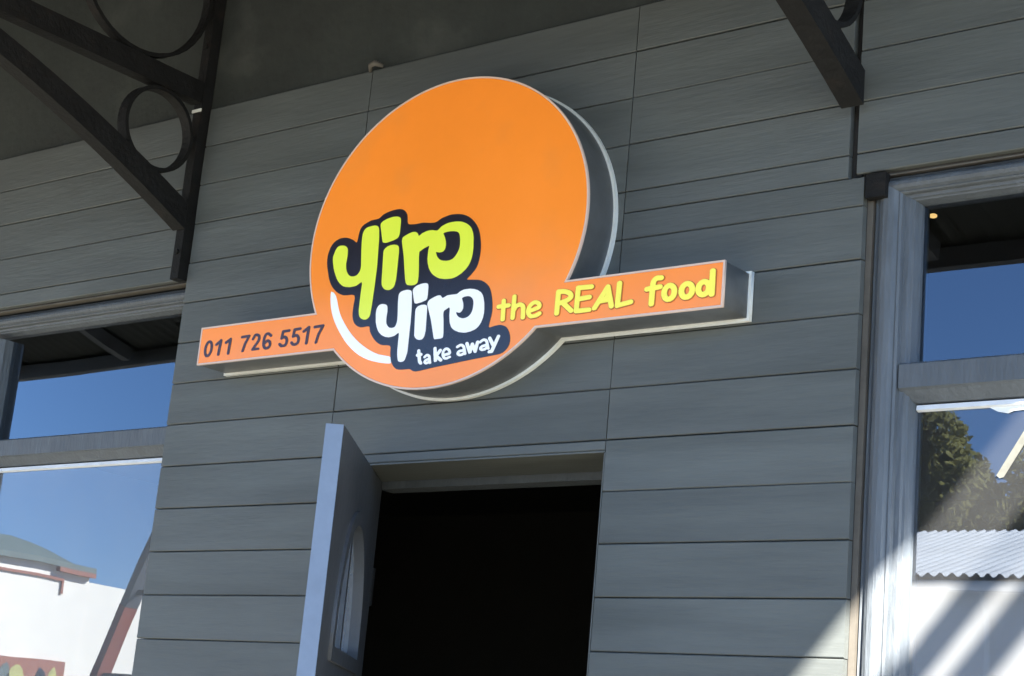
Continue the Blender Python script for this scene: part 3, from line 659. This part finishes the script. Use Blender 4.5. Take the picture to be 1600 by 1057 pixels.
    '],[7125,-162]]],"S_o":[[[7044,-317],[6984,-298],[6916,-244],[6883,-196],[6861,-136],[6857,-58],[6870,2],[6898,56],[6949,110],[7029,149],[7111,156],[7194,134],[7264,80],[7297,32],[7'
    '319,-28],[7324,-106],[7311,-166],[7283,-220],[7225,-280],[7145,-316]],[[7081,-161],[7061,-136],[7051,-106],[7050,-76],[7057,-40],[7070,-16],[7089,0],[7104,-8],[7119,-28],[7129,-58]'
    ',[7131,-94],[7124,-124],[7111,-148],[7096,-163]]],"R_o2":[[[7516,-300],[7471,-287],[7449,-276],[7404,-244],[7370,-202],[7340,-130],[7337,-64],[7351,-4],[7375,38],[7387,56],[7427,92'
    '],[7501,127],[7576,132],[7651,112],[7713,68],[7749,20],[7770,-34],[7776,-106],[7762,-166],[7735,-214],[7681,-267],[7606,-299]],[[7546,-179],[7522,-166],[7502,-142],[7491,-112],[748'
    '8,-76],[7497,-40],[7511,-16],[7531,3],[7561,10],[7591,-6],[7608,-28],[7622,-64],[7624,-94],[7616,-130],[7599,-159]]],"S_o2":[[[7511,-315],[7443,-293],[7395,-260],[7377,-242],[7342,'
    '-194],[7322,-140],[7316,-62],[7330,-2],[7360,52],[7413,105],[7496,143],[7578,149],[7661,127],[7732,76],[7768,28],[7791,-32],[7796,-110],[7782,-170],[7752,-224],[7696,-278],[7615,-3'
    '14]],[[7556,-164],[7535,-152],[7521,-134],[7509,-80],[7515,-50],[7527,-26],[7541,-13],[7556,-6],[7578,-19],[7592,-38],[7603,-92],[7597,-122],[7584,-146]]],"R_d":[[[8185,-297],[8152'
    ',-277],[8133,-239],[8103,-261],[8035,-286],[7968,-289],[7893,-266],[7842,-229],[7805,-181],[7784,-121],[7781,-61],[7795,-1],[7823,47],[7870,92],[7893,104],[7945,125],[8013,129],[80'
    '80,112],[8125,85],[8132,89],[8131,305],[8140,323],[8161,341],[8185,350],[8208,352],[8235,347],[8258,335],[8274,317],[8280,299],[8289,-241],[8278,-271],[8253,-292]],[[7983,-165],[79'
    '60,-152],[7946,-133],[7934,-103],[7933,-73],[7941,-37],[7956,-13],[7975,2],[7998,7],[8026,-7],[8045,-31],[8054,-61],[8056,-91],[8048,-121],[8034,-145]]],"S_d":[[[8180,-313],[8150,-'
    '299],[8120,-272],[8052,-300],[7985,-306],[7947,-302],[7880,-279],[7827,-241],[7785,-186],[7764,-126],[7760,-66],[7774,0],[7805,54],[7872,114],[7940,141],[8000,146],[8037,142],[8105'
    ',120],[8111,126],[8112,313],[8127,336],[8150,355],[8180,366],[8210,368],[8240,363],[8270,348],[8292,324],[8301,300],[8309,-246],[8294,-282],[8264,-306]],[[7992,-151],[7977,-142],[7'
    '964,-126],[7955,-102],[7953,-72],[7970,-28],[7992,-10],[8010,-18],[8024,-36],[8033,-60],[8035,-90],[8019,-132]]],"N_0":[[[-8109,-354],[-8154,-336],[-8201,-287],[-8225,-239],[-8240,'
    '-179],[-8243,-101],[-8229,-24],[-8207,31],[-8173,79],[-8116,120],[-8049,131],[-7985,109],[-7937,61],[-7910,7],[-7896,-53],[-7894,-131],[-7905,-197],[-7929,-256],[-7968,-311],[-8026'
    ',-350]],[[-8086,-277],[-8110,-257],[-8133,-215],[-8145,-161],[-8147,-107],[-8136,-47],[-8117,1],[-8089,37],[-8071,49],[-8056,51],[-8023,25],[-8005,-11],[-7992,-65],[-7991,-125],[-8'
    '000,-179],[-8019,-227],[-8045,-263]]],"N_1":[[[-7662,-343],[-7682,-325],[-7687,-307],[-7659,-13],[-7737,-53],[-7759,-58],[-7782,-55],[-7797,-46],[-7809,-31],[-7811,-13],[-7796,11],'
    '[-7647,97],[-7624,115],[-7587,123],[-7554,107],[-7543,77],[-7585,-313],[-7594,-331],[-7617,-345]]],"N_1b":[[[-7266,-348],[-7286,-330],[-7291,-312],[-7271,6],[-7356,-32],[-7378,-37]'
    ',[-7401,-33],[-7416,-25],[-7427,-12],[-7431,6],[-7424,24],[-7408,38],[-7261,108],[-7236,126],[-7206,130],[-7190,126],[-7172,114],[-7161,84],[-7190,-318],[-7198,-336],[-7221,-351]]]'
    ',"N_7":[[[-6696,-328],[-6721,-307],[-6723,-283],[-6656,-85],[-6568,71],[-6771,66],[-6793,76],[-6804,89],[-6805,119],[-6786,137],[-6763,143],[-6471,149],[-6444,131],[-6441,101],[-65'
    '64,-109],[-6631,-307],[-6641,-319]]],"N_2":[[[-6300,-317],[-6317,-311],[-6331,-299],[-6338,-281],[-6333,-263],[-6152,-53],[-6134,-23],[-6128,7],[-6131,37],[-6140,55],[-6158,67],[-6'
    '210,82],[-6228,73],[-6278,-8],[-6300,-24],[-6330,-26],[-6352,-17],[-6366,1],[-6367,19],[-6310,115],[-6270,149],[-6248,158],[-6180,158],[-6113,137],[-6062,103],[-6036,55],[-6031,7],'
    '[-6042,-47],[-6070,-95],[-6196,-239],[-6188,-243],[-6053,-249],[-6028,-269],[-6026,-293],[-6038,-311]]],"N_6":[[[-5783,-332],[-5850,-304],[-5890,-271],[-5916,-229],[-5935,-169],[-5'
    '940,-121],[-5937,-55],[-5924,23],[-5896,89],[-5863,125],[-5820,146],[-5753,156],[-5693,136],[-5603,75],[-5589,59],[-5587,35],[-5610,11],[-5648,8],[-5745,70],[-5768,77],[-5783,74],['
    '-5798,66],[-5814,47],[-5829,5],[-5841,-79],[-5835,-84],[-5798,-61],[-5745,-45],[-5678,-59],[-5636,-85],[-5603,-121],[-5586,-163],[-5582,-211],[-5596,-259],[-5640,-301],[-5678,-323]'
    '],[[-5760,-256],[-5790,-243],[-5807,-229],[-5832,-181],[-5738,-125],[-5708,-139],[-5690,-157],[-5679,-205],[-5684,-223],[-5702,-241]]],"N_5":[[[-5192,-317],[-5238,-297],[-5302,-243'
    '],[-5311,-225],[-5306,-201],[-5282,-184],[-5252,-182],[-5234,-189],[-5169,-239],[-5132,-244],[-5094,-239],[-5072,-227],[-5060,-207],[-5051,-165],[-5053,-135],[-5068,-105],[-5102,-7'
    '8],[-5124,-78],[-5214,-105],[-5238,-99],[-5258,-81],[-5262,-63],[-5228,135],[-5214,149],[-5192,157],[-4959,163],[-4937,160],[-4918,147],[-4909,123],[-4916,105],[-4937,90],[-5140,81'
    '],[-5155,-3],[-5094,2],[-5072,-2],[-5023,-27],[-4982,-68],[-4957,-123],[-4954,-171],[-4970,-237],[-5003,-285],[-5057,-312]]],"N_5b":[[[-4753,-312],[-4793,-294],[-4855,-240],[-4865,'
    '-216],[-4858,-195],[-4835,-180],[-4805,-178],[-4787,-186],[-4731,-234],[-4715,-240],[-4685,-240],[-4648,-232],[-4628,-222],[-4618,-204],[-4612,-168],[-4615,-138],[-4627,-108],[-464'
    '6,-84],[-4663,-73],[-4685,-72],[-4783,-90],[-4810,-84],[-4828,-67],[-4832,-48],[-4800,144],[-4785,162],[-4760,171],[-4550,179],[-4528,175],[-4513,167],[-4501,150],[-4501,132],[-451'
    '3,113],[-4543,102],[-4708,95],[-4726,6],[-4723,1],[-4685,7],[-4625,1],[-4569,-36],[-4537,-78],[-4520,-120],[-4515,-168],[-4525,-228],[-4555,-276],[-4610,-305],[-4678,-318]]],"N_1c"'
    ':[[[-4281,-316],[-4301,-302],[-4309,-278],[-4287,64],[-4378,18],[-4401,13],[-4423,16],[-4438,25],[-4450,40],[-4453,58],[-4445,76],[-4431,87],[-4281,167],[-4258,184],[-4228,191],[-4'
    '193,178],[-4179,148],[-4208,-284],[-4216,-302],[-4236,-316]]],"N_7b":[[[-3923,-330],[-3945,-315],[-3953,-291],[-3890,-69],[-3791,99],[-3803,103],[-4020,97],[-4039,105],[-4052,117],'
    '[-4056,147],[-4041,165],[-4013,174],[-3713,183],[-3690,180],[-3665,159],[-3663,135],[-3796,-87],[-3860,-309]]]}')
SD = json.loads(SIGN_DATA)
sign = tag(empty('shop_sign', (-2.9, 0, 2.62)), 'orange round lightbox sign with side bars and lime and white lettering', 'sign')
YF = -.118
EC, ERX, ERY = (.005, .226), .456, .407
BX0, BX1, BZ0, BZ1 = -.847, .850, -.055, .052
def sign_outline(o=0.0):
    rx, ry = ERX+o, ERY+o
    def ang(z, right):
        s = (z-EC[1])/ry; a = math.asin(max(-1,min(1,s)))
        return a if right else PI-a
    pts = [(BX1+o,BZ0-o),(BX1+o,BZ1+o)]
    a0 = ang(BZ1+o, True); a1 = ang(BZ1+o, False)
    n = 84
    pts += [(EC[0]+rx*math.cos(a0+(a1-a0)*i/n), EC[1]+ry*math.sin(a0+(a1-a0)*i/n)) for i in range(n+1)]
    pts += [(BX0-o,BZ1+o),(BX0-o,BZ0-o)]
    a2 = ang(BZ0-o, False); a3 = ang(BZ0-o, True)+2*PI
    n = 50
    pts += [(EC[0]+rx*math.cos(a2+(a3-a2)*i/n), EC[1]+ry*math.sin(a2+(a3-a2)*i/n)) for i in range(n+1)]
    return pts
flat_shape('box_side', [sign_outline(-.002)], -.112, .098, M_SIDE, sign)
flat_shape('back_trim', [sign_outline(.004)], -.0135, .012, M_TRIM, sign)
flat_shape('front_rim', [sign_outline(.0), sign_outline(-.0045)], YF-.0005, .007, M_EDGEFACE, sign)
flat_shape('face', [sign_outline(-.005)], YF, .005, M_ORANGE, sign)
def S(k): return [[(u/1e4, v/1e4) for u, v in c] for c in SD[k]]
flat_shape('lettering_plate', S('plate'), YF-.0012, .001, M_DARK, sign)
flat_shape('crescent', S('crescent'), YF-.0010, .0008, M_WHITE, sign)
lg = -.0012
for k, m in (('y1',M_LIME),('d1',M_LIME),('i1',M_LIME),('ro1',M_LIME),('y2',M_WHITE),('d2',M_WHITE),('i2',M_WHITE),('ro2',M_WHITE)):
    flat_shape('letter', S(k), YF-.0024, .0010, m, sign)
for k in sorted(SD):
    if k[:2] == 'W_': flat_shape('letter', S(k), YF-.0022, .0008, M_WHITE, sign)
    elif k[:2] == 'R_': flat_shape('letter', S(k), YF-.0020, .0008, M_YELLOW, sign)
    elif k[:2] == 'S_': flat_shape('letter_edge', [[(u+.001, v-.001) for u, v in c] for c in S(k)], YF-.0010-.00004*(ord(k[2])%9), .0006, M_SHADOW, sign)
    elif k[:2] == 'N_': flat_shape('digit', S(k), YF-.0012, .0008, M_INK, sign)

# ================================================================ across the street (seen mirrored in the panes)
# long shed with a zinc roof
shed = tag(empty('zinc_roof_building', (-8.5,-18.2,0)), 'pale building with corrugated zinc roof, mirrored in the right window', 'building')
sw = MB().box(-5.8, 9, -6.8, 0, 0, 4.62).build('wall', M_PALE, shed)
corr('roof', -6.1, 9.3, .45, 4.68, -3.6, 5.95, .026, .17, M_ZINC, shed, 10)
corr('roof', -6.1, 9.3, -3.6, 5.95, -7.2, 4.68, .02, .15, M_ZINC, shed, 6)
MB().box(-6.05, 9.25, .30, .40, 4.50, 4.62).build('gutter', M_ZINC, shed)
for x in (-4.2, -1.2, 1.8, 4.8):
    w = MB().box(x, x+1.3, .002, .05, 1.0, 2.5).build('window', M_FRAMEB, shed)
    MB().box(x+.08, x+1.22, .052, .06, 1.08, 2.42).build('pane', M_GLASS, w)
d = MB().box(7.0, 8.0, .002, .05, .0, 2.2).build('door', M_DOOR, shed)
MB().tube([(-1.15,.25,4.5),(-1.15,.06,4.2),(-1.15,.06,.1)], .045, 8).build('downpipe', M_ZINC, shed)

# white building seen in the left window
wb = tag(empty('white_building', (-34,-17,0)), 'white walled building with low green-grey roof, mirrored in the left window', 'building')
MB().box(-14, 0, -6.0, 3.4, 0, 5.62).build('wall', M_WALLW, wb)
MB().box(-14, -.02, -9.5, -6.003, 0, 5.40).build('side_wall', M_WALLW, wb)
rf = MB().add([(-14.1,-6.05,5.62),(.08,-6.05,5.62),(.08,3.5,5.62),(-14.1,3.5,5.62),(-12.5,-4.6,6.25),(-1.2,-4.6,6.25),(-1.2,1.9,6.25),(-12.5,1.9,6.25)],
         [(0,1,5,4),(1,2,6,5),(2,3,7,6),(3,0,4,7),(4,5,6,7),(3,2,1,0)]).build('roof', M_ROOFG, wb)
MB().box(.082, .16, -6.05, 3.5, 5.60, 5.72).build('gutter', M_ROOFG, wb)
MB().box(.002, .17, -6.05, -5.0, 5.50, 5.598).build('brick_corbel', M_BRICK, wb)
bd = MB().box(.002, .05, -5.25, 3.0, 5.30, 5.36); bd.box(.002, .05, -5.25, -5.19, 5.02, 5.298)
bd.build('cornice_line', M_BRICK, wb)
sg = MB().box(.002, .10, -5.6, 1.0, 2.0, 3.48).build('shop_board', M_BRICK, wb)
for i in range(14):
    y = -5.3+i*.44+random.uniform(-.08,.08); h = random.uniform(.5,.95); z = 3.42-h-random.uniform(0,.12)
    mm = MB(); n = 10; cxr = random.uniform(.13,.2)
    pts = [(y+cxr*math.cos(2*PI*k/n)*random.uniform(.6,1.3), z+h/2+h/2*math.sin(2*PI*k/n)*random.uniform(.75,1.0)) for k in range(n)]
    mm.add([(.101,p,q) for p,q in pts]+[(.112,p,q) for p,q in pts], [tuple(range(n)),tuple(range(2*n-1,n-1,-1))]+[(k,k+n,(k+1)%n+n,(k+1)%n) for k in range(n)])
    mm.build('painted_mark', (M_OLIVE, M_DARK, M_OLIVE, M_ROOFG, M_DARK)[i % 5], sg)
for z0 in (1.0,):
    for y in (-8.6,):
        w = MB().box(-.018, .03, y, y+1.2, 1.0, 2.6).build('window', M_FRAMEB, wb)
        MB().box(.031, .036, y+.08, y+1.12, 1.08, 2.52).build('pane', M_GLASS, w)

# trees behind the shed
def tree(x, y, h, r, n, label, seed):
    rnd = random.Random(seed)
    t = tag(empty('leafy_tree', (x,y,-.16)), label, 'tree', 'trees behind the zinc roof')
    tm = MB()
    tm.tube([(0,0,0),(.1,.05,h*.25),(-.05,.1,h*.5),(.05,0,h*.78)], [.28,.22,.16,.05], 9)
    clumps = []
    for i in range(44):
        a = rnd.uniform(0,2*PI); rr = r*math.sqrt(rnd.random())*.85; z = h*rnd.uniform(.48,.94)
        k = 1-abs((z/h-.65)/.45)**2*.6
        c = Vector((rr*math.cos(a)*k, rr*math.sin(a)*k, z)); clumps.append((c, rnd.uniform(.18,.34)*r))
        if i < 9: tm.tube([(0,.05,h*.35),(c.x*.5,c.y*.5,(c.z+h*.35)/2),tuple(c)], [.09,.05,.015], 6)
    tm.build('trunk', M_TRUNK, t)
    vs = []; fs = []
    for i in range(n):
        c, cr_ = rnd.choice(clumps)
        d = Vector((rnd.gauss(0,1),rnd.gauss(0,1),rnd.gauss(0,1))).normalized()*cr_*rnd.random()**.4
        d.z *= .75
        p = c+d; s = rnd.uniform(.05,.11)
        u = Vector((rnd.gauss(0,1),rnd.gauss(0,1),rnd.gauss(0,1))).normalized()
        v = u.orthogonal().normalized()
        o = len(vs)
        vs += [tuple(p-u*s*1.3), tuple(p+v*s*.6), tuple(p+u*s*1.3), tuple(p-v*s*.6)]
        fs.append((o,o+1,o+2,o+3))
    MB().add(vs, fs).build('crown', M_LEAF, t)
tree(-15.2,-28.5,9.6,3.4,38000,'tall bushy tree behind the zinc roof, mirrored in the right window',3)
tree(-13.4,-30.0,8.9,3.2,34000,'lower bushy tree beside the tall one behind the zinc roof',5)
